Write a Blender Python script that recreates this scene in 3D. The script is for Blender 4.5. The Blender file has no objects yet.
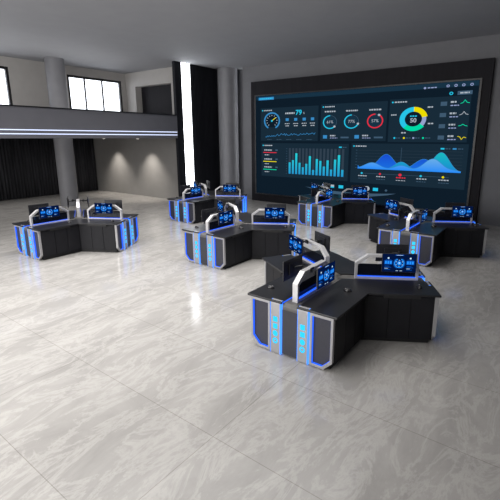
import bpy, math, random
from math import sin, cos, pi, radians, atan2, sqrt, exp
from mathutils import Vector, Matrix

random.seed(7)
COL = bpy.context.scene.collection
SC = bpy.context.scene

# ------------------------------------------------------------------ materials
def mat(name, color=(.5, .5, .5), rough=.5, metal=0.0, emit=None, strength=1.0, spec=.5):
    m = bpy.data.materials.new(name); m.use_nodes = True
    b = m.node_tree.nodes['Principled BSDF']
    b.inputs['Base Color'].default_value = (*color, 1)
    b.inputs['Roughness'].default_value = rough
    b.inputs['Metallic'].default_value = metal
    b.inputs['Specular IOR Level'].default_value = spec
    if emit:
        b.inputs['Emission Color'].default_value = (*emit, 1)
        b.inputs['Emission Strength'].default_value = strength
    return m

def noisy(name, c0, c1, scale=8, rough=.5, metal=0, spec=.5, stretch=(1, 1, 1), rough_var=.08):
    """procedural surface with a little colour and roughness variation"""
    m = mat(name, c0, rough, metal, spec=spec); nt = m.node_tree; b = nt.nodes['Principled BSDF']
    tc = nt.nodes.new('ShaderNodeTexCoord'); mp = nt.nodes.new('ShaderNodeMapping')
    mp.inputs['Scale'].default_value = stretch
    n = nt.nodes.new('ShaderNodeTexNoise'); n.inputs['Scale'].default_value = scale; n.inputs['Detail'].default_value = 4
    r = nt.nodes.new('ShaderNodeValToRGB')
    r.color_ramp.elements[0].color = (*c0, 1); r.color_ramp.elements[1].color = (*c1, 1)
    r.color_ramp.elements[0].position = .3; r.color_ramp.elements[1].position = .7
    mr = nt.nodes.new('ShaderNodeMapRange')
    mr.inputs['To Min'].default_value = max(0, rough - rough_var); mr.inputs['To Max'].default_value = rough + rough_var
    L = nt.links
    L.new(tc.outputs['Object'], mp.inputs[0]); L.new(mp.outputs[0], n.inputs['Vector'])
    L.new(n.outputs['Fac'], r.inputs[0]); L.new(r.outputs[0], b.inputs['Base Color'])
    L.new(n.outputs['Fac'], mr.inputs['Value']); L.new(mr.outputs[0], b.inputs['Roughness'])
    return m

def marble():
    m = mat('floor_marble', (.5, .5, .5), .12, spec=.5); nt = m.node_tree; N = nt.nodes; L = nt.links
    b = N['Principled BSDF']
    tc = N.new('ShaderNodeTexCoord')
    mp = N.new('ShaderNodeMapping'); mp.inputs['Rotation'].default_value = (0, 0, -.22); mp.inputs['Scale'].default_value = (1.6, .62, 1)
    L.new(tc.outputs['Object'], mp.inputs[0])
    # large clouds
    n1 = N.new('ShaderNodeTexNoise'); n1.inputs['Scale'].default_value = 1.1; n1.inputs['Detail'].default_value = 9; n1.inputs['Roughness'].default_value = .66; n1.inputs['Distortion'].default_value = .9
    L.new(mp.outputs[0], n1.inputs['Vector'])
    r1 = N.new('ShaderNodeValToRGB'); e = r1.color_ramp.elements
    e[0].position = .30; e[0].color = (.315, .302, .288, 1); e[1].position = .70; e[1].color = (.435, .418, .398, 1)
    L.new(n1.outputs['Fac'], r1.inputs[0])
    # veins: thin bright lines where a distorted noise crosses its middle
    n2 = N.new('ShaderNodeTexNoise'); n2.inputs['Scale'].default_value = 1.7; n2.inputs['Detail'].default_value = 10; n2.inputs['Roughness'].default_value = .72; n2.inputs['Distortion'].default_value = .7
    L.new(mp.outputs[0], n2.inputs['Vector'])
    s = N.new('ShaderNodeMath'); s.operation = 'SUBTRACT'; s.inputs[1].default_value = .5; L.new(n2.outputs['Fac'], s.inputs[0])
    a = N.new('ShaderNodeMath'); a.operation = 'ABSOLUTE'; L.new(s.outputs[0], a.inputs[0])
    r2 = N.new('ShaderNodeValToRGB'); e = r2.color_ramp.elements
    e[0].position = 0; e[0].color = (1, 1, 1, 1); e[1].position = .05; e[1].color = (0, 0, 0, 1)
    L.new(a.outputs[0], r2.inputs[0])
    f = N.new('ShaderNodeMath'); f.operation = 'MULTIPLY'; f.inputs[1].default_value = .34; L.new(r2.outputs[0], f.inputs[0])
    mx = N.new('ShaderNodeMixRGB'); mx.inputs[2].default_value = (.60, .578, .548, 1)
    L.new(f.outputs[0], mx.inputs[0]); L.new(r1.outputs[0], mx.inputs[1])
    # tile joints
    br = N.new('ShaderNodeTexBrick'); br.offset = 0; br.inputs['Scale'].default_value = 1
    br.inputs['Brick Width'].default_value = 2.4; br.inputs['Row Height'].default_value = 1.2
    br.inputs['Mortar Size'].default_value = .004; br.inputs['Mortar Smooth'].default_value = .2
    br.inputs['Color1'].default_value = (1, 1, 1, 1); br.inputs['Color2'].default_value = (.95, .95, .95, 1); br.inputs['Mortar'].default_value = (.68, .67, .65, 1)
    L.new(tc.outputs['Object'], br.inputs['Vector'])
    mu = N.new('ShaderNodeMixRGB'); mu.blend_type = 'MULTIPLY'; mu.inputs[0].default_value = 1
    L.new(mx.outputs[0], mu.inputs[1]); L.new(br.outputs[0], mu.inputs[2])
    L.new(mu.outputs[0], b.inputs['Base Color'])
    mr = N.new('ShaderNodeMapRange'); mr.inputs['To Min'].default_value = .07; mr.inputs['To Max'].default_value = .17
    L.new(n1.outputs['Fac'], mr.inputs['Value']); L.new(mr.outputs[0], b.inputs['Roughness'])
    return m

def glow(name, color, strength):
    m = bpy.data.materials.new(name); m.use_nodes = True; nt = m.node_tree; nt.nodes.clear()
    e = nt.nodes.new('ShaderNodeEmission'); e.inputs[0].default_value = (*color, 1); e.inputs[1].default_value = strength
    o = nt.nodes.new('ShaderNodeOutputMaterial'); nt.links.new(e.outputs[0], o.inputs[0])
    return m

def glow_ramp(name, c0, c1, strength, axis=2):
    """display colour that runs from c0 (bottom) to c1 (top): what the screen shows"""
    m = glow(name, c0, strength); nt = m.node_tree; N = nt.nodes
    e = [n for n in N if n.type == 'EMISSION'][0]
    tc = N.new('ShaderNodeTexCoord'); sp = N.new('ShaderNodeSeparateXYZ'); r = N.new('ShaderNodeValToRGB')
    r.color_ramp.elements[0].color = (*c0, 1); r.color_ramp.elements[1].color = (*c1, 1)
    nt.links.new(tc.outputs['Generated'], sp.inputs[0]); nt.links.new(sp.outputs[axis], r.inputs[0]); nt.links.new(r.outputs[0], e.inputs[0])
    return m

def tinted_glass(name, tint, fac, rough=.03):
    m = bpy.data.materials.new(name); m.use_nodes = True; nt = m.node_tree; nt.nodes.clear(); N = nt.nodes
    t = N.new('ShaderNodeBsdfTransparent'); t.inputs[0].default_value = (*tint, 1)
    g = N.new('ShaderNodeBsdfPrincipled'); g.inputs['Base Color'].default_value = (.01, .012, .02, 1); g.inputs['Roughness'].default_value = rough
    x = N.new('ShaderNodeMixShader'); x.inputs[0].default_value = fac
    o = N.new('ShaderNodeOutputMaterial')
    nt.links.new(t.outputs[0], x.inputs[1]); nt.links.new(g.outputs[0], x.inputs[2]); nt.links.new(x.outputs[0], o.inputs[0])
    return m

M = {}
M['floor'] = marble()
M['wall'] = noisy('wall_paint', (.15, .152, .165), (.165, .167, .18), 3, .7)
M['wallw'] = noisy('warm_wall_paint', (.40, .385, .37), (.43, .415, .40), 3, .75)
M['walls'] = noisy('grey_wall_paint', (.25, .243, .235), (.27, .262, .255), 3, .75)  # wall paint darkened: the weaker light below the balcony put into the colour
M['ceil'] = noisy('ceiling_paint', (.30, .305, .325), (.32, .325, .345), 2, .8)
M['fascia'] = noisy('fascia_paint', (.15, .15, .17), (.165, .165, .185), 2, .55)
M['column'] = noisy('column_paint', (.19, .19, .205), (.21, .21, .225), 3, .5)
M['black'] = noisy('black_metal', (.008, .008, .01), (.014, .014, .017), 6, .4)
M['slat'] = noisy('dark_slats', (.009, .0095, .013), (.015, .016, .021), 5, .55, spec=.2, stretch=(1, 1, .2))
M['surround'] = noisy('charcoal_panel', (.012, .0115, .0145), (.017, .016, .0195), 2.5, .6, spec=.12, stretch=(3, 1, .3))
M['curtain'] = noisy('dark_curtain', (.028, .028, .032), (.055, .055, .062), 6, .9, spec=.1, stretch=(1, 2, .15))
M['top'] = noisy('desk_top', (.013, .013, .0155), (.016, .016, .0185), 5, .33, spec=.42, rough_var=.03)
M['cab'] = noisy('cabinet_black', (.010, .010, .0125), (.013, .013, .016), 6, .45, spec=.2)
M['endp'] = noisy('end_panel_grey', (.030, .030, .038), (.038, .038, .048), 40, .5)
M['cover'] = noisy('channel_grey', (.09, .085, .08), (.11, .105, .10), 20, .5)
M['silver'] = noisy('silver_metal', (.60, .59, .60), (.64, .63, .64), 8, .34, metal=.25, rough_var=.05)  # lighter copy for the arches: light on their tops put into the colour
M['alu'] = noisy('brushed_aluminium', (.34, .335, .345), (.38, .375, .385), 8, .36, metal=.3, rough_var=.05)  # same silver darkened for the console ends, shade put into the colour
M['plinth'] = mat('plinth', (.008, .008, .009), .6)
M['glass'] = tinted_glass('smoked_glass', (.18, .22, .40), .68)
M['pane'] = tinted_glass('window_glass', (.97, .98, 1), .06)
M['plastic'] = noisy('monitor_plastic', (.014, .014, .017), (.02, .02, .024), 30, .35)
M['mouse'] = mat('mouse_plastic', (.025, .024, .026), .25)
M['mousew'] = mat('mouse_wheel', (.35, .33, .33), .35)
M['led'] = glow('blue_light', (.02, .12, .95), 1.4)
M['ledc'] = glow('pale_blue_light', (.06, .26, 1.0), 1.7)
M['icon'] = glow('cyan_icon', (.03, .55, 1.0), 1.4)
M['ledw'] = glow('white_light', (.93, .96, 1), 6)
M['ledr'] = glow('balcony_light', (.66, .74, 1), 1.6)
# displays
M['s_bg'] = glow('display_navy', (.001, .008, .05), 1)
M['s_mid'] = glow('display_blue', (.004, .10, .55), 1)
M['s_hi'] = glow('display_bright', (.02, .30, 1.0), 1)
M['s_wh'] = glow('display_white', (.6, .8, 1), 1)
M['v_bg'] = glow('wall_display_dark', (.0045, .012, .022), 1)
M['v_hd'] = glow('wall_display_header', (.009, .032, .058), 1)
M['v_pn'] = glow('wall_display_panel', (.0095, .024, .040), 1)
M['v_gr'] = glow('wall_display_grid', (.03, .05, .075), 1)
M['v_dim'] = glow('wall_display_dim', (.05, .10, .16), 1)
M['v_wh'] = glow('wall_display_white', (.42, .47, .53), 1)
M['v_bl'] = glow('wall_display_blue', (.04, .25, .55), 1)
M['v_cy'] = glow('wall_display_cyan', (.02, .55, .80), 1)
M['v_rd'] = glow('wall_display_red', (.80, .03, .06), 1)
M['v_ye'] = glow('wall_display_yellow', (.85, .72, .0), 1)
M['v_gn'] = glow('wall_display_green', (.0, .70, .38), 1)
M['v_lv'] = glow('wall_display_lavender', (.30, .36, .60), 1)
M['v_teal'] = glow_ramp('wall_display_teal', (.01, .22, .65), (.01, .50, .52), 1)
M['v_deep'] = glow_ramp('wall_display_deep', (.01, .16, .75), (.01, .07, .62), 1)
M['v_wave'] = glow_ramp('wall_display_wave', (.02, .26, .95), (.14, .42, .80), 1)
M['v_bar'] = glow_ramp('wall_display_bar', (.02, .30, .62), (.02, .66, .72), 1)
M['lamp'] = glow('downlight_lens', (1, .93, .84), 5)

# ------------------------------------------------------------------ mesh builder
class MB:
    def __init__(s): s.v = []; s.f = []; s.m = []; s.mats = []; s.sm = []
    def mi(s, k):
        if k not in s.mats: s.mats.append(k)
        return s.mats.index(k)
    def add(s, vs, fs, k, smooth=False, T=None):
        o = len(s.v)
        for v in vs: s.v.append(tuple(T @ Vector(v)) if T else tuple(v))
        i = s.mi(k)
        for f in fs: s.f.append([a + o for a in f]); s.m.append(i); s.sm.append(smooth)
    def box(s, a, b, k, T=None):
        (x0, y0, z0), (x1, y1, z1) = a, b
        s.add([(x0, y0, z0), (x1, y0, z0), (x1, y1, z0), (x0, y1, z0), (x0, y0, z1), (x1, y0, z1), (x1, y1, z1), (x0, y1, z1)],
              [(0, 3, 2, 1), (4, 5, 6, 7), (0, 1, 5, 4), (1, 2, 6, 5), (2, 3, 7, 6), (3, 0, 4, 7)], k, T=T)
    def prism(s, poly, lo, hi, k, axis='z', T=None, caps=True):
        """extrude a 2-D outline; axis z: (x,y) / axis x: (y,z) / axis y: (x,z)"""
        def P(p, h):
            return {'z': (p[0], p[1], h), 'x': (h, p[0], p[1]), 'y': (p[0], h, p[1])}[axis]
        n = len(poly); vs = [P(p, lo) for p in poly] + [P(p, hi) for p in poly]
        fs = [(i, (i + 1) % n, n + (i + 1) % n, n + i) for i in range(n)]
        if caps: fs += [tuple(range(n))[::-1], tuple(range(n, 2 * n))]
        s.add(vs, fs, k, T=T)
    def ring(s, outer, inner, lo, hi, k, axis='x', ki=None, closed=True, T=None):
        """frame between two outlines with the same number of points; ki = material of the inner walls"""
        def P(p, h):
            return {'z': (p[0], p[1], h), 'x': (h, p[0], p[1]), 'y': (p[0], h, p[1])}[axis]
        n = len(outer); vs = [P(p, lo) for p in outer] + [P(p, hi) for p in outer] + [P(p, lo) for p in inner] + [P(p, hi) for p in inner]
        rng = range(n if closed else n - 1); fs = []; fi = []
        for i in rng:
            j = (i + 1) % n
            fs += [(i, j, n + j, n + i), (n + i, n + j, 3 * n + j, 3 * n + i), (i, 2 * n + i, 2 * n + j, j)]
            fi += [(2 * n + i, 3 * n + i, 3 * n + j, 2 * n + j)]
        if not closed:
            for i in (0, n - 1): fs += [(i, n + i, 3 * n + i, 2 * n + i)]
        o = len(s.v); s.add(vs, fs, k, T=T)
        i = s.mi(ki or k)
        for f in fi: s.f.append([a + o for a in f]); s.m.append(i); s.sm.append(False)
    def cyl(s, p0, p1, r0, k, r1=None, n=16, smooth=True):
        p0, p1 = Vector(p0), Vector(p1); r1 = r0 if r1 is None else r1
        d = (p1 - p0).normalized(); a = d.orthogonal().normalized(); b = d.cross(a)
        vs = [p0 + (a * cos(2 * pi * i / n) + b * sin(2 * pi * i / n)) * r0 for i in range(n)] + [p1 + (a * cos(2 * pi * i / n) + b * sin(2 * pi * i / n)) * r1 for i in range(n)]
        s.add(vs, [(i, (i + 1) % n, n + (i + 1) % n, n + i) for i in range(n)], k, smooth)
        s.add(vs, [tuple(range(n))[::-1], tuple(range(n, 2 * n))], k)
    def build(s, name, parent=None, bevel=0, seg=2):
        me = bpy.data.meshes.new(name); me.from_pydata(s.v, [], s.f)
        for k in s.mats: me.materials.append(M[k])
        me.polygons.foreach_set('material_index', s.m); me.polygons.foreach_set('use_smooth', s.sm)
        import bmesh
        bm = bmesh.new(); bm.from_mesh(me); bmesh.ops.recalc_face_normals(bm, faces=bm.faces)
        bm.to_mesh(me); bm.free(); me.update()
        o = bpy.data.objects.new(name, me); COL.objects.link(o)
        if parent: o.parent = parent
        if bevel:
            b = o.modifiers.new('bevel', 'BEVEL'); b.width = bevel; b.segments = seg; b.limit_method = 'ANGLE'; b.angle_limit = radians(35)
        return o

def empty(name, loc=(0, 0, 0), rz=0, label=None, cat=None, group=None):
    o = bpy.data.objects.new(name, None); COL.objects.link(o); o.location = loc; o.rotation_euler = (0, 0, rz)
    o.empty_display_size = .1
    tag(o, label, cat, group); return o
def tag(o, label=None, cat=None, group=None, kind=None):
    if label: o['label'] = label
    if cat: o['category'] = cat
    if group: o['group'] = group
    if kind: o['kind'] = kind
    return o
def struct(o, label=None): 
    o['kind'] = 'structure'
    if label: o['label'] = label
    return o
def children(o): return [c for c in COL.objects if c.parent == o]
def copy_tree(o, parent=None):
    c = o.copy(); COL.objects.link(c); c.parent = parent
    for ch in children(o): copy_tree(ch, c)
    return c

# ------------------------------------------------------------------ room
Zc = 5.94; YS = 14.85; XB = -13.45; YB = 12.55
def box_struct(name, a, b, k, label=None, bevel=0):
    m = MB(); m.box(a, b, k); return struct(m.build(name, bevel=bevel), label)
box_struct('floor', (-21.2, -6, -.12), (4.6, 17, 0), 'floor')
box_struct('ceiling', (-21.2, -6, Zc), (4.6, 17, Zc + .15), 'ceil')
box_struct('wall_right', (4.4, -6, 0), (4.6, 16, Zc), 'wall')
box_struct('wall_front', (-21.2, -6.2, 0), (4.6, -6, Zc), 'wall')
box_struct('wall_back', (-12.15, YS, 0), (4.4, YS + .2, Zc), 'wall')
box_struct('wall_recess', (-14.3, 15.3, 0), (-12.15, 15.5, Zc), 'wall'); box_struct('wall_recess_side', (-14.3, 14.6, 0), (-13.5, 15.3, Zc), 'wall')
# lower left: far wall behind the curtain, wall with the two light pools
box_struct('wall_left', (-21.15, -6, 0), (-20.95, 12.75, 2.83), 'wall')
box_struct('wall_spotlit', (-20.95, YB, 0), (-13.61, YB + .2, 2.83), 'walls')
# balcony slab + solid parapet
m = MB()
m.box((-20.95, -6, 2.83), (XB, 11.99, 3.05), 'fascia'); m.box((-20.95, 11.99, 2.83), (-13.62, 12.9, 3.05), 'fascia')
m.box((XB - .14, -6, 3.05), (XB, 12.0, 3.76), 'fascia')
slab = struct(m.build('balcony_slab'), 'grey balcony slab with a solid parapet')
m = MB(); m.box((XB - .17, -6, 3.76), (XB + .03, 12.0, 3.80), 'black'); struct(m.build('trim_1'), 'black cap along the balcony parapet')
m = MB()
for z in (3.085, 2.965): m.box((XB + .001, -6, z - .014), (XB + .012, 11.97, z + .014), 'ledr')
struct(m.build('trim_2'), 'two thin white light lines along the balcony edge')
# upper walls with window openings
XW = -18.1; YU = 12.9
m = MB()
wz0, wz1 = 3.9, 5.57
m.box((XW - .2, -6, 3.05), (XW, YU + .2, wz0), 'wallw'); m.box((XW - .2, -6, wz1), (XW, YU + .2, Zc), 'wallw')
for y0, y1 in ((-6, 1.6), (7.58, 9.93), (12.65, YU + .2)): m.box((XW - .2, y0, wz0), (XW, y1, wz1), 'wallw')
struct(m.build('wall_upper_left'))
def window(name, y0, y1, bars):
    m = MB(); x0, x1 = XW - .13, XW - .03; t = .10
    m.box((x0, y0, wz0), (x1, y1, wz0 + t), 'black'); m.box((x0, y0, wz1 - t), (x1, y1, wz1), 'black')
    m.box((x0, y0, wz0), (x1, y0 + t, wz1), 'black'); m.box((x0, y1 - t, wz0), (x1 + .02, y1, wz1), 'black')
    for b in bars: m.box((x0 + .02, b - .03, wz0), (x1 - .01, b + .03, wz1), 'black')
    f = struct(m.build(name))
    m = MB(); m.box((x0 + .04, y0 + t, wz0 + t), (x0 + .05, y1 - t, wz1 - t), 'pane'); m.build('window_pane', f)
window('window_1', 9.93, 12.65, (10.76, 11.64))
window('window_2', 1.6, 7.58, (3.1, 4.6, 6.1))
m = MB()   # upper end wall with a dark opening
ox0, ox1, oz1 = -17.35, -14.75, 5.28
m.box((XW, YU, 3.05), (ox0, YU + .35, Zc), 'wallw'); m.box((ox0, YU, oz1), (ox1, YU + .35, Zc), 'wallw'); m.box((ox1, YU, 3.05), (-13.61, YU + .35, Zc), 'wallw')
struct(m.build('wall_upper_end'))
box_struct('wall_upper_recess', (ox0 - .1, YU + .35, 3.05), (ox1 + .1, YU + .45, oz1 + .1), 'surround', 'dark panel closing the upper opening')
# dark partition with slats and the tall light
m = MB()
m.box((-13.6, 12.0, 0), (XB - .05, 14.6, Zc), 'slat')
m.box((XB - .05, 12.0, 0), (XB, 12.36, Zc), 'slat')
y = 12.90
while y < 14.56:
    m.box((XB - .05, y, 0), (XB, y + .055, Zc), 'slat'); y += .083
struct(m.build('wall_slatted'), 'dark vertically slatted partition')
m = MB(); m.box((XB - .048, 12.37, .0), (XB - .012, 12.86, Zc), 'ledw'); tag(m.build('wall_light'), 'tall white vertical light strip set in the dark slatted partition', 'light')
m = MB(); m.cyl((-12.98, 14.75, 0), (-12.98, 14.75, Zc), .46, 'column', n=40); struct(m.build('column'), 'round grey column beside the slatted partition')
m = MB(); m.cyl((-17.0, 8.87, 0), (-17.0, 8.87, 2.83), .36, 'column', n=40); struct(m.build('column'), 'round grey column below the balcony')
m = MB(); m.cyl((-17.0, 8.87, 3.05), (-17.0, 8.87, Zc), .36, 'column', n=40); struct(m.build('column'), 'round grey column rising above the balcony')
# pleated curtain
m = MB(); vs = []; fs = []; n = 1300; y0, y1 = -5.9, 12.5
for i in range(n + 1):
    t = i / n; yy = y0 + (y1 - y0) * t; ph = t * n / 10 * 2 * pi
    xx = -20.80 + .045 * sin(ph) + .02 * sin(ph * .37 + 1)
    vs += [(xx, yy, .01), (xx, yy, 2.82)]
fs = [(2 * i, 2 * i + 2, 2 * i + 3, 2 * i + 1) for i in range(n)]
m.add(vs, fs, 'curtain', True)
o = m.build('curtain'); so = o.modifiers.new('thick', 'SOLIDIFY'); so.thickness = .012
tag(o, 'long dark pleated curtain along the far left wall under the balcony', 'curtain')
# downlights over the light pools
for i, (x, lab) in enumerate(((-18.65, 'left'), (-15.95, 'right'))):
    d = empty('downlight', (x, YB - .75, 2.83), 0, 'small round downlight under the balcony over the %s light pool' % lab, 'light', 'downlights under the balcony')
    m = MB(); m.cyl((0, 0, -.03), (0, 0, -.001), .07, 'silver', n=24); m.build('housing', d)
    m = MB(); m.cyl((0, 0, -.034), (0, 0, -.0305), .05, 'lamp', n=24); m.build('lens', d)
    L = bpy.data.lights.new('downlight_lamp', 'SPOT'); L.energy = 300; L.color = (1, .93, .84); L.spot_size = radians(84); L.spot_blend = 1; L.shadow_soft_size = .05
    lo = bpy.data.objects.new('downlight_lamp', L); COL.objects.link(lo); lo.location = (x, YB - .75, 2.77); lo.rotation_euler = (radians(10), 0, 0)

# ------------------------------------------------------------------ video wall
KS = (YS - .25) / 14.6
def SX(x): return x * KS
def SZ(z): return (z - 2.84) * KS + 2.84
YF = YS - .25
vw = empty('video_wall', ((SX(-11.18) + SX(-2.4)) / 2, YF, 0), 0, 'huge dark blue video wall showing charts and gauges', 'screen')
BX = vw.location.x
m = MB(); m.box((-SX(11.52) - BX, .04, 0), (SX(-2.03) - BX, .25, SZ(5.24)), 'surround')
struct_s = m.build('surround_panel', vw)
m = MB()
a, b, c, d = SX(-11.22) - BX, SX(-2.36) - BX, SZ(.38), SZ(4.62)
m.box((a - .06, -.02, c - .05), (b + .06, .04, c), 'black'); m.box((a - .06, -.02, d), (b + .06, .04, d + .05), 'black')
m.box((a - .06, -.02, c), (a, .04, d), 'black'); m.box((b, -.02, c), (b + .06, .04, d), 'black')
m.build('bezel', vw)
m = MB(); m.box((a, .0, c), (b, .039, d), 'v_bg'); m.build('display', vw)
class G(MB):
    """graphics lying on the display: each shape is a thin inlay"""
    def __init__(s): super().__init__(); s.lay = 1
    def y(s): return -.002 * s.lay
    def rect(s, x0, z0, x1, z1, k, lay=None):
        y = -.0015 * (lay or s.lay); X0, X1, Z0, Z1 = SX(x0) - BX, SX(x1) - BX, SZ(z0), SZ(z1)
        s.add([(X0, y, Z0), (X1, y, Z0), (X1, y, Z1), (X0, y, Z1)], [(0, 1, 2, 3)], k)
    def poly(s, pts, k, lay=None):
        y = -.0015 * (lay or s.lay); s.add([(SX(x) - BX, y, SZ(z)) for x, z in pts], [tuple(range(len(pts)))], k)
    def arc(s, cx, cz, r0, r1, a0, a1, k, lay=None, n=40):
        y = -.0015 * (lay or s.lay); vs = []
        for i in range(n + 1):
            a = radians(a0 + (a1 - a0) * i / n)
            for r in (r0, r1): vs.append((SX(cx + 1.18 * r * sin(a)) - BX, y, SZ(cz + r * cos(a))))
        s.add(vs, [(2 * i, 2 * i + 1, 2 * i + 3, 2 * i + 2) for i in range(n)], k)
    def line(s, pts, w, k, lay=None):
        for (x0, z0), (x1, z1) in zip(pts, pts[1:]):
            l = sqrt((x1 - x0) ** 2 + (z1 - z0) ** 2) or 1; nx, nz = -(z1 - z0) / l * w / 2, (x1 - x0) / l * w / 2
            s.poly([(x0 - nx, z0 - nz), (x1 - nx, z1 - nz), (x1 + nx, z1 + nz), (x0 + nx, z0 + nz)], k, lay)
    def dashes(s, x0, z, x1, h, k, lay=None):
        """a line of unreadably small writing"""
        x = x0; r = random.Random(int(x0 * 977 + z * 131))
        while x < x1 - .01:
            w = min(r.uniform(.05, .10), x1 - x); s.rect(x, z - h * .36, x + w, z + h * .36, k, lay); x += w + .022
    def text(s, txt, x, z, size, k, lay=None, bold=.0):
        cu = bpy.data.curves.new('t', 'FONT'); cu.body = txt; cu.size = size; cu.align_x = 'CENTER'; cu.align_y = 'CENTER'; cu.offset = bold
        ob = bpy.data.objects.new('t', cu); COL.objects.link(ob); bpy.context.view_layer.update()
        me = bpy.data.meshes.new_from_object(ob.evaluated_get(bpy.context.evaluated_depsgraph_get()))
        y = -.0015 * (lay or s.lay)
        s.add([(SX(x + 1.12 * v.co.x) - BX, y, SZ(z + v.co.y)) for v in me.vertices], [tuple(p.vertices) for p in me.polygons], k)
        bpy.data.objects.remove(ob); bpy.data.curves.remove(cu); bpy.data.meshes.remove(me)

g = G()   # header
g.rect(-11.19, 4.45, -2.38, 4.61, 'v_hd', 1)
g.rect(-11.06, 4.44, -10.25, 4.55, 'v_bl', 2); g.dashes(-10.98, 4.495, -10.33, .05, 'v_cy', 3)
g.dashes(-3.93, 4.48, -3.62, .045, 'v_lv', 2); g.arc(-4.02, 4.48, 0, .035, 0, 360, 'v_lv', 2)
for x in (-3.29, -3.05, -2.82, -2.58): g.arc(x, 4.50, .022, .042, 0, 360, 'v_lv', 2)
g.rect(-4.25, 4.19, -2.50, 4.33, 'v_bg', 2); g.rect(-2.98, 4.20, -2.54, 4.32, 'v_dim', 3); g.dashes(-2.90, 4.26, -2.62, .06, 'v_wh', 4)
g.arc(-3.17, 4.26, .025, .05, 0, 360, 'v_cy', 3)
g.build('header_bar', vw)
def panel(x0, z0, x1, z1):
    q = G(); q.rect(x0, z0, x1, z1, 'v_pn', 1); q.arc(x0 + .1, z1 - .1, 0, .028, 0, 360, 'v_cy', 2); q.dashes(x0 + .17, z1 - .1, x0 + .6, .06, 'v_wh', 2)
    return q
def fine(q):
    return q
# gauge panel
g = panel(-10.95, 2.72, -8.08, 4.10)
g.arc(-10.35, 3.56, .30, .36, -150, 150, 'v_bl', 2, 60); g.arc(-10.35, 3.56, 0, .27, 0, 360, 'v_bg', 2)
for i in range(11):
    a = -140 + 28 * i; g.arc(-10.35, 3.56, .20, .25, a - 3, a + 3, 'v_wh', 3, 2)
g.line([(-10.35, 3.56), (-10.14, 3.70)], .03, 'v_ye', 4); g.arc(-10.35, 3.56, 0, .04, 0, 360, 'v_cy', 5)
g.dashes(-9.66, 3.85, -9.2, .09, 'v_wh', 2); g.text('79', -9.0, 3.86, .27, 'v_cy', 2, .006); g.text('%', -8.75, 3.83, .11, 'v_wh', 2)
for x in (-9.56, -9.14, -8.73, -8.34):
    g.rect(x - .075, 3.54, x + .075, 3.65, 'v_bl', 2); g.dashes(x - .12, 3.43, x + .12, .045, 'v_wh', 2); g.dashes(x - .08, 3.34, x + .1, .05, 'v_wh', 3)
pts = [(-10.7 + i * .05, 2.90 + .10 * (1 - exp(-i / 14)) + random.uniform(-.045, .06)) for i in range(51)]
g.line(pts, .018, 'v_bl', 2)
for i in range(5): g.dashes(-10.6 + i * .5, 2.78, -10.35 + i * .5, .03, 'v_dim', 2)
g.build('gauge_panel', vw)
# three ring gauges
g = panel(-7.96, 2.73, -5.27, 4.13)
for x, k, a1, t in ((-7.55, 'v_cy', 225, '61%'), (-6.64, 'v_cy', 250, '77%'), (-5.71, 'v_rd', 330, '57%')):
    g.arc(x, 3.45, 0, .21, 0, 360, 'v_hd', 2); g.arc(x, 3.45, .222, .262, 360 - a1, 360, k, 3); g.arc(x, 3.45, .235, .250, 0, 360 - a1, 'v_dim', 2)
    g.text(t, x, 3.45, .15, 'v_wh', 4); g.dashes(x - .24, 3.85, x + .24, .07, 'v_wh', 2)
    a = radians(360 - a1); g.arc(x + .286 * sin(a), 3.45 + .242 * cos(a), 0, .04, 0, 360, 'v_wh', 4, 16)
for x in (-7.75, -6.40):
    g.rect(x - .09, 2.82, x + .09, 2.95, 'v_bl', 2); g.dashes(x + .22, 2.93, x + .45, .07, 'v_wh', 2); g.dashes(x + .22, 2.84, x + .55, .035, 'v_lv', 2); g.rect(x + .68, 2.83, x + 1.02, 2.89, 'v_dim', 2)
g.build('ring_gauge_panel', vw)
# donut
g = panel(-5.19, 2.70, -2.56, 4.17)
for a0, a1, k in ((-110, 0, 'v_cy'), (0, 78, 'v_ye'), (78, 128, 'v_lv'), (128, 222, 'v_gn'), (222, 250, 'v_cy')):
    g.arc(-4.33, 3.48, .25, .405 if k != 'v_lv' else .37, a0, a1, k, 2)
g.arc(-4.33, 3.48, 0, .23, 0, 360, 'v_bg', 2); g.text('50', -4.33, 3.43, .20, 'v_wh', 3, .004); g.dashes(-4.45, 3.58, -4.2, .06, 'v_cy', 3)
for x, z in ((-5.03, 3.64), (-3.79, 3.86), (-3.74, 3.32), (-4.63, 3.02)): g.dashes(x - .09, z, x + .10, .06, 'v_wh', 2)
for x, k in ((-4.95, 'v_cy'), (-4.61, 'v_ye'), (-4.28, 'v_lv'), (-3.95, 'v_gn')): g.rect(x - .03, 2.81, x + .03, 2.87, k, 2); g.dashes(x + .06, 2.84, x + .24, .04, 'v_dim', 2)
for i, z in enumerate((3.96, 3.60, 3.24, 2.87)):
    g.rect(-3.47, z - .08, -3.27, z + .05, 'v_dim', 2); g.dashes(-3.16, z + .03, -2.96, .075, 'v_wh', 2); g.dashes(-3.16, z - .08, -2.90, .045, 'v_lv', 2)
    k = ('v_gn', 'v_wh', 'v_gn', 'v_ye')[i]; s = (1, 1, .5, -1)[i]
    g.line([(-2.86, z - .03 * s), (-2.78, z), (-2.73, z + .08 * s), (-2.67, z), (-2.59, z - .02)], .018, k, 2)
g.build('donut_chart_panel', vw)
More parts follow.
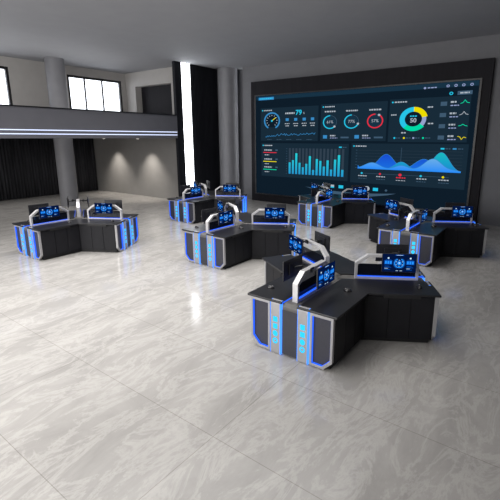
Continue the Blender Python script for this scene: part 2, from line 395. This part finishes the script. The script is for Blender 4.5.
# bar chart
g = panel(-10.92, 1.18, -6.70, 2.62)
for i, (z, k) in enumerate(((2.20, 'v_rd'), (1.81, 'v_ye'), (1.46, 'v_gn'))):
    g.rect(-10.82, z, -10.1, z + .03, k, 2); g.dashes(-10.76, z + .12, -10.35, .07, 'v_wh', 2); g.dashes(-10.74, z - .09, -10.5, .05, 'v_wh', 2); g.rect(-10.16, z + .09, -10.04, z + .15, 'v_dim', 2)
hts = [.48, .58, .87, .48, .30, .45, .77, .21, .66, .59, .37, .62, .26, .66, .84, .27]
for i in range(11): g.rect(-9.60, 1.34 + i * .105, -9.54, 1.355 + i * .105, 'v_dim', 2)
for i, h in enumerate(hts):
    x = -9.41 + i * .165; g.rect(x - .05, 1.34, x + .05, 2.42, 'v_gr', 2)
g.rect(-7.12, 2.46, -7.0, 2.51, 'v_cy', 2); g.dashes(-6.96, 2.485, -6.8, .04, 'v_dim', 2)
o = g.build('bar_chart_panel', vw)
g = G()
for i, h in enumerate(hts): x = -9.41 + i * .165; g.rect(x - .05, 1.34, x + .05, 1.34 + h, 'v_bar', 4)
g.build('bar_chart_bars', vw)
# area chart
g = panel(-6.59, 1.15, -2.48, 2.64)
for i in range(7): g.rect(-6.40, 1.72 + i * .11, -6.34, 1.735 + i * .11, 'v_dim', 2); g.rect(-6.3, 1.725 + i * .11, -2.62, 1.732 + i * .11, 'v_gr', 2)
g.line([(-4.66, 1.70), (-4.66, 2.50)], .012, 'v_dim', 3)
g.rect(-6.2, 1.525, -3.0, 1.535, 'v_dim', 2)
for x, k in ((-6.12, 'v_cy'), (-5.4, 'v_rd'), (-4.65, 'v_rd'), (-3.92, 'v_cy'), (-3.18, 'v_ye')):
    g.arc(x, 1.53, 0, .035 if x != -4.65 else .05, 0, 360, k, 3); g.dashes(x - .14, 1.43, x + .2, .05, 'v_wh' if x != -4.65 else 'v_rd', 2); g.dashes(x - .14, 1.33, x + .2, .03, 'v_dim' if x != -4.65 else 'v_wh', 2)
g.rect(-3.34, 2.46, -3.22, 2.51, 'v_cy', 2); g.rect(-2.96, 2.46, -2.84, 2.51, 'v_bl', 2); g.dashes(-3.19, 2.485, -3.03, .04, 'v_dim', 2); g.dashes(-2.80, 2.485, -2.64, .04, 'v_dim', 2)
g.build('area_chart_panel', vw)
def layer(name, fn, k, lay):
    q = G(); n = 80; xs = [-6.3 + 3.66 * i / n for i in range(n + 1)]; y = -.0015 * lay; vs = []
    for x in xs: vs += [(SX(x) - BX, y, SZ(1.70)), (SX(x) - BX, y, SZ(1.70 + max(.015, fn(x))))]
    q.add(vs, [(2 * i, 2 * i + 2, 2 * i + 3, 2 * i + 1) for i in range(n)], k); q.build(name, vw)
    q = G(); q.line([(x, 1.70 + max(.015, fn(x))) for x in xs], .014, 'v_bl', lay + 1); q.build(name + '_outline', vw)
ga = lambda x, c, s, h: h * exp(-((x - c) / s) ** 2)
layer('deep_blue_area', lambda x: ga(x, -5.2, .42, .56) + ga(x, -3.85, .45, .42) + ga(x, -6.35, .12, .15), 'v_deep', 3)
layer('teal_area', lambda x: ga(x, -4.63, .35, .30) + ga(x, -3.30, .38, .66), 'v_teal', 5)
layer('light_blue_area', lambda x: ga(x, -5.72, .42, .24) + ga(x, -4.62, .36, .17) + ga(x, -3.55, .42, .44) + ga(x, -2.8, .3, .06), 'v_wave', 7)
# curved dock of icons at the foot of the display
g = G(); n = 24
top_ = lambda t: .78 + .06 * (2 * t - 1) ** 2
vs = []
pts = [(-8.60 + 3.85 * i / n, .84 - .10 * sin(pi * i / n)) for i in range(n + 1)]
g.poly(pts[::-1] + [(-8.60 + .35, .76), (-7.6, .64), (-6.7, .62), (-5.8, .64), (-4.75 - .3, .76)], 'v_dim', 2)
for x, w, k in ((-7.73, .16, 'v_lv'), (-7.36, .18, 'v_wh'), (-6.97, .20, 'v_cy'), (-5.54, .20, 'v_cy')): g.rect(x - w / 2, .88, x + w / 2, 1.0, k, 3)
g.rect(-7.45, .88, -7.27, .93, 'v_cy', 4); g.arc(-5.88, .95, 0, .09, 0, 360, 'v_wh', 3); g.arc(-5.13, .93, 0, .04, 0, 360, 'v_dim', 3)
g.build('icon_dock', vw)

# ------------------------------------------------------------------ control console (three arms at 120 degrees)
W2 = .68; LN = 1.36; CH = .115; HT = .76
console = empty('control_console')
s60 = sin(radians(60))
def vee(end, half, ch):
    """outline of the wedge between arm 0 and arm 1 (CCW)"""
    def arm(k, u, n):
        a = radians(120 * k); return (u * cos(a) - n * sin(a), u * sin(a) + n * cos(a))
    ri, ro = ch / s60, half / s60; a = radians(60)
    return [arm(0, end, ch), arm(0, end, half), (ro * cos(a), ro * sin(a)), arm(1, end, -half), arm(1, end, -ch), (ri * cos(a), ri * sin(a))]
def rot(o, k): o.rotation_euler = (0, 0, radians(120 * k)); return o
def dup(o, k):
    c = copy_tree(o, console); return rot(c, k)
m = MB(); m.prism(vee(LN, W2, CH), HT - .028, HT, 'top'); top0 = m.build('tabletop', console, .004)
m = MB(); p = vee(LN - .02, W2, CH)                       # light line down in the channel
for i, j in ((4, 5), (5, 0)):
    (x0, y0), (x1, y1) = p[i], p[j]
    if j == 5: x1, y1 = x1 + (x0 - x1) * .17, y1 + (y0 - y1) * .17
    else: x0, y0 = x0 + (x1 - x0) * .17, y0 + (y1 - y0) * .17
    d = Vector((x1 - x0, y1 - y0)).normalized(); nrm = Vector((-d.y, d.x))
    c_ = Vector((cos(radians(60)), sin(radians(60))))
    if nrm.dot(Vector(p[2]) - Vector((x0, y0))) > 0: nrm = -nrm
    q = [(x0, y0), (x1, y1), (x1 + nrm.x * .004, y1 + nrm.y * .004), (x0 + nrm.x * .004, y0 + nrm.y * .004)]
    m.prism(q, HT - .022, HT - .006, 'led')
led0 = m.build('light_line', top0); led0['label'] = 'glowing blue line along the inner edge'
m = MB(); m.prism(vee(1.30, .615, CH), .07, HT - .03, 'cab'); cab0 = m.build('cabinet', console, .003)
m = MB(); m.prism(vee(1.27, .57, CH), 0, .07, 'plinth'); pl0 = m.build('plinth', console)
m = MB()                                                   # spine and its rounded cover over the channel
prof = [(0, .02), (1.335, .02)] + [(1.275 + .06 * cos(a), .68 + .06 * sin(a)) for a in [radians(15 * i) for i in range(7)]] + [(0, .74)]
m.prism(prof, -CH + .001, CH - .001, 'cover', 'y'); cov0 = m.build('channel_cover', console)
m = MB(); m.box((1.325, -CH + .002, .03), (1.342, CH - .002, .655), 'endp'); ce0 = m.build('centre_panel', console)
# doors, trays per arm side
def on_arm(name, fn, side, bevel=0):
    m = MB(); fn(m, side); return m.build(name, console, bevel)
parts = []
for side in (1, -1):
    u0 = .615 / math.tan(radians(60)) + .02; dw = (1.285 - u0) / 3
    for i in range(3):
        def door(m, s, i=i):
            y0, y1 = sorted((s * .613, s * .628)); m.box((u0 + dw * i + .004, y0, .085), (u0 + dw * (i + 1) - .004, y1, .70), 'cab')
        parts.append(on_arm('cabinet_door', door, side, .002))
    def tray(m, s):
        y0, y1 = sorted((s * .56, s * .662)); m.box((.60, y0, .690), (1.10, y1, .731), 'plinth')
    parts.append(on_arm('keyboard_tray', tray, side, .003))
    # end frame with recessed panel and light lining its inner walls
    def frame_pts(o):
        a, b = .305 + o, .63 - o; z0, z1 = .012 + o, .728 - o; c = .12 - o * .3
        P = [(a, z0), (b - c, z0), (b, z0 + c), (b, z1), (a, z1)]
        return [(side * y, z) for y, z in P]
    m = MB(); m.ring(frame_pts(0), frame_pts(.034), 1.30, 1.349, 'alu', 'x'); fr = m.build('end_frame', console, .003); fr['label'] = 'silver frame with a cut corner'
    m = MB(); m.ring(frame_pts(.0335), frame_pts(.0365), 1.312, 1.342, 'led', 'x'); lt = m.build('light_line', fr); lt['label'] = 'glowing blue line inside the frame'
    m = MB(); m.prism(frame_pts(.037), 1.301, 1.312, 'endp', 'x'); pn = m.build('end_panel', fr)
    # silver upright with icons
    y0, y1 = .135, .285
    prof = [(1.30, .004), (1.355, .004), (1.362, .03)] + [(1.317 + .045 * cos(a), .718 + .045 * sin(a)) for a in [radians(15 * i) for i in range(7)]] + [(1.30, .763)]
    m = MB(); m.prism(prof, *sorted((side * y0, side * y1)), 'alu', 'y'); up = m.build('icon_upright', console); up['label'] = 'silver upright with glowing icons'
    m = MB()
    for yy in (y0, y1):
        sg = 1 if yy == y1 else -1
        pr = [(x + (.002 if x > 1.31 else 0), z) for x, z in prof]
        a_, b_ = sorted((side * (yy - sg * .002), side * (yy + sg * .004))); m.prism(pr, a_, b_, 'ledc', 'y')
    ll = m.build('light_line', up)
    yc = side * (y0 + y1) / 2
    for z in (.505, .405):
        m = MB(); m.box((1.362, yc - .034, z - .036), (1.3645, yc + .034, z + .036), 'icon'); m.build('square_icon', up)
    oc = [(yc + .040 * cos(radians(22.5 + 45 * i)), .300 + .043 * sin(radians(22.5 + 45 * i))) for i in range(8)]
    m = MB(); m.prism(oc, 1.362, 1.3645, 'icon', 'x'); m.build('octagon_icon', up)
    o1 = [(yc + .040 * cos(radians(30 * i)), .195 + .043 * sin(radians(30 * i))) for i in range(12)]; o2 = [(yc + .018 * cos(radians(30 * i)), .195 + .020 * sin(radians(30 * i))) for i in range(12)]
    m = MB(); m.ring(o1, o2, 1.362, 1.3645, 'icon', 'x'); m.build('ring_icon', up)
    parts += [fr, up]
# arched divider with smoked glass
def arch(o):
    a, b = .27 + o, 1.215 - o; c = .175 - .41 * o; cz = .13 - .2 * o; zt = 1.125 - o
    return [(a, .735 + o), (b, .735 + o), (b, zt - cz), (b - c, zt), (a + c, zt), (a, zt - cz)]
m = MB(); m.ring(arch(0), arch(.040), -.040, .040, 'silver', 'y'); ar = m.build('divider_frame', console, .004); ar['label'] = 'silver arched divider frame'
inn = arch(.037); gp = [inn[0], inn[1], (inn[1][0], .965), (inn[0][0], .965)]
m = MB(); m.prism(gp, -.006, .006, 'glass', 'y'); m.build('divider_glass', ar)
m = MB(); m.box((.312, -.030, .7755), (1.173, .030, .784), 'led'); m.build('light_line', ar)  # added glow bar imitating the far channel light seen through the glass
parts.append(ar)
base_parts = [top0, cab0, pl0, cov0, ce0] + parts
for k in (1, 2):
    for o in base_parts: dup(o, k)

# ------------------------------------------------------------------ monitor (origin at the foot of its arm, facing local +Y)
def monitor_proto():
    r = empty('monitor')
    m = MB(); m.box((-.245, .187, .195), (.245, .205, .478), 'plastic'); m.box((-.12, .170, .26), (.12, .187, .42), 'plastic')
    m.build('housing', r, .004)
    m = MB(); F = .2062
    def R(x0, z0, x1, z1, k, l=0):   # outward is +Y; x is flipped so the picture reads from the front
        y = F + .0006 * l; m.add([(-x0, y, z0), (-x1, y, z0), (-x1, y, z1), (-x0, y, z1)], [(0, 1, 2, 3)], k)
    def A(cx, cz, r0, r1, a0, a1, k, l=1, n=20):
        vs = []
        for i in range(n + 1):
            a = radians(a0 + (a1 - a0) * i / n)
            for q in (r0, r1): vs.append((-(cx + q * sin(a)), F + .0006 * l, cz + q * cos(a)))
        m.add(vs, [(2 * i, 2 * i + 1, 2 * i + 3, 2 * i + 2) for i in range(n)], k)
    zc = .335
    R(-.238, .202, .238, .471, 's_bg'); A(0, zc, .058, .072, 20, 340, 's_hi'); A(0, zc, .040, .048, 0, 360, 's_mid'); A(0, zc, 0, .030, 0, 360, 's_hi')
    A(0, zc, .078, .084, 200, 330, 's_mid'); A(0, zc, .078, .084, 30, 160, 's_mid'); A(0, zc + .004, 0, .010, 0, 360, 's_wh', 2)
    R(-.06, .450, .06, .462, 's_mid', 1); R(-.045, .453, .045, .458, 's_wh', 2)
    for s in (-1, 1):
        cx = s * .155
        R(cx - .055, .315, cx + .055, .375, 's_mid', 1)
        for i in range(3): R(cx - .045 + .034 * i, .325, cx - .022 + .034 * i, .365, 's_hi', 2)
        A(cx, .410, 0, .013, 0, 360, 's_wh'); R(cx - .04, .385, cx + .04, .389, 's_mid', 1)
        for i in range(4): R(cx - .05, .285 - .017 * i, cx + (.02, .045, .0, .03)[i], .291 - .017 * i, 's_mid' if i != 2 else 's_wh', 1)
    for x in (-.045, .012): R(x, .218, x + .035, .224, 's_wh', 1)
    for a in range(6):
        an = radians(a * 60 + 30); A(.085 * 0 + .1 * cos(an) * .5, zc + .1 * sin(an) * .45, 0, .006, 0, 360, 's_wh', 3, 8)
    m.build('screen', r)
    m = MB(); m.box((-.04, -.0235, .335), (.04, -.008, .395), 'black')
    m.cyl((0, -.01, .365), (.08, .07, .365), .014, 'black'); m.cyl((.08, .07, .365), (0, .172, .345), .014, 'black'); m.cyl((.08, .07, .335), (.08, .07, .395), .02, 'black')
    m.build('mounting_arm', r)
    return r
mon0 = monitor_proto()
# ------------------------------------------------------------------ mouse
def mouse_proto():
    r = empty('computer_mouse')
    m = MB(); nu, nv = 12, 6; vs = []; fs = []
    for j in range(nv + 1):
        e = pi / 2 * j / nv
        for i in range(nu):
            a = 2 * pi * i / nu; vs.append((.036 * cos(a) * cos(e) ** .7, .060 * sin(a) * cos(e) ** .7 + .004 * sin(e), .038 * sin(e) * (1 - .25 * sin(a) * cos(e))))
    for j in range(nv):
        for i in range(nu): fs.append((j * nu + i, j * nu + (i + 1) % nu, (j + 1) * nu + (i + 1) % nu, (j + 1) * nu + i))
    fs.append(tuple(range(nu))[::-1]); m.add(vs, fs, 'mouse', True); m.build('shell', r)
    m = MB(); m.cyl((-.004, .030, .030), (.004, .030, .030), .010, 'mousew', n=12); m.build('scroll_wheel', r)
    return r
mou0 = mouse_proto()

# ------------------------------------------------------------------ stations
ST = [   # x, y, label of the console, short name, arms skipped for monitors
    (-2.58, 5.38, 'large three-armed black control console with blue lit ends, nearest the camera', 'nearest console'),
    (-6.30, 7.56, 'three-armed black control console behind and left of the nearest one', 'console left behind the nearest one'),
    (-10.25, 5.54, 'three-armed black control console standing alone at the far left', 'far left console'),
    (-10.38, 10.58, 'three-armed black control console in front of the tall white wall light', 'console before the white wall light'),
    (-6.29, 12.62, 'three-armed black control console below the middle of the video wall', 'console below the video wall'),
    (-2.67, 10.41, 'three-armed black control console at the right, behind the nearest one', 'console at the right rear'),
]
ARMS = ('front arm', 'right arm', 'rear left arm')
SIDE = {(0, 1): 'facing right', (0, -1): 'facing left', (1, 1): 'facing away', (1, -1): 'facing the viewer',
        (2, 1): 'facing the viewer', (2, -1): 'facing away'}
first = [True, True, True]
for si, (x, y, lab, short) in enumerate(ST):
    c = console if si == 0 else None
    if c is None: c = copy_tree(console)
    c.location = (x, y, 0); c.rotation_euler = (0, 0, radians(-90)); tag(c, lab, 'desk', 'three-armed control consoles')
    for k in range(3):
        for s in (1, -1):
            a = radians(-90 + 120 * k)
            def P(u, n): return (x + u * cos(a) - n * sin(a), y + u * sin(a) + n * cos(a))
            mo = mon0 if first[0] else copy_tree(mon0); first[0] = False
            px, py = P(.865, s * .064); mo.location = (px, py, .7402); mo.rotation_euler = (0, 0, a + (0 if s > 0 else pi))
            tag(mo, 'monitor %s, %s of %s' % (SIDE[(k, s)], ARMS[k], short), 'monitor', 'monitors on the console dividers')
            if (k, s) in ((1, 1), (2, -1)): continue      # nothing of these mice can be seen
            u, n = ((1.02, -.53) if k == 0 else (1.14, -.40)) if s < 0 else (.49, .41)
            mu = mou0 if first[1] else copy_tree(mou0); first[1] = False
            px, py = P(u, n); mu.location = (px, py, HT + .001); mu.rotation_euler = (0, 0, a + (pi if s > 0 else 0) + radians((10, -8, 14, -5, 6, 12)[(si + k) % 6]))
            tag(mu, 'dark mouse, %s side of the %s, %s' % (('left' if k == 0 else 'near') if s < 0 else ('right' if k == 0 else 'near'), ARMS[k], short), 'mouse', 'computer mice on the consoles')

# ------------------------------------------------------------------ light
w = bpy.data.worlds.new('World'); SC.world = w; w.use_nodes = True
w.node_tree.nodes['Background'].inputs[0].default_value = (.95, .97, 1, 1); w.node_tree.nodes['Background'].inputs[1].default_value = 4.5
def area(name, loc, target, sx, sy, e, color=(1, 1, 1)):
    L = bpy.data.lights.new(name, 'AREA'); L.shape = 'RECTANGLE'; L.size = sx; L.size_y = sy; L.energy = e; L.color = color
    o = bpy.data.objects.new(name, L); COL.objects.link(o); o.location = loc
    o.rotation_euler = (Vector(target) - Vector(loc)).to_track_quat('-Z', 'Y').to_euler()
    return o
area('front_window_daylight', (-6.5, -5.7, 3.2), (-6, 8, 0), 12, 4.5, 1500, (1, .985, .965))  # added fill for the console ends; the front wall has no window
a1 = area('ceiling_light', (-7.6, 3.5, Zc - .03), (-7.6, 3.5, 0), 9, 15, 820, (1, .985, .965)); a1.data.spread = radians(105)
area('balcony_floor_uplight', (-15.4, 5.0, 3.1), (-16.6, 5.0, 5.9), 13, 1.6, 190, (1, .975, .95))  # added lamp, hidden behind the parapet to brighten upper walls and ceiling
a2 = area('under_balcony_light', (-17.2, 5.0, 2.81), (-17.2, 5.0, 0), 5, 13, 120, (1, .985, .965)); a2.data.spread = radians(100)  # added fill panel that brightens the floor below the balcony

# ------------------------------------------------------------------ camera
cam = bpy.data.cameras.new('camera'); co = bpy.data.objects.new('camera', cam); COL.objects.link(co)
f, pitch, roll, yaw, H, sx, sy = 399.49, .22420, -.00059, -.62346, 2.8407, 19.14, -20.93
cam.sensor_fit = 'HORIZONTAL'; cam.sensor_width = 36; cam.lens = f / 500 * 36
cam.shift_x = -sx / 500; cam.shift_y = sy / 500
fw = Vector((sin(yaw) * cos(pitch), cos(yaw) * cos(pitch), -sin(pitch))); rt = Vector((cos(yaw), -sin(yaw), 0)); up = rt.cross(fw)
R = Matrix((rt, up, -fw)).transposed()
co.matrix_world = Matrix.Translation((0, 0, H)) @ R.to_4x4()
cam.clip_start = .05; cam.clip_end = 100
SC.camera = co
SC.view_settings.view_transform = 'Standard'; SC.view_settings.look = 'None'; SC.view_settings.gamma = 1; SC.view_settings.exposure = 0
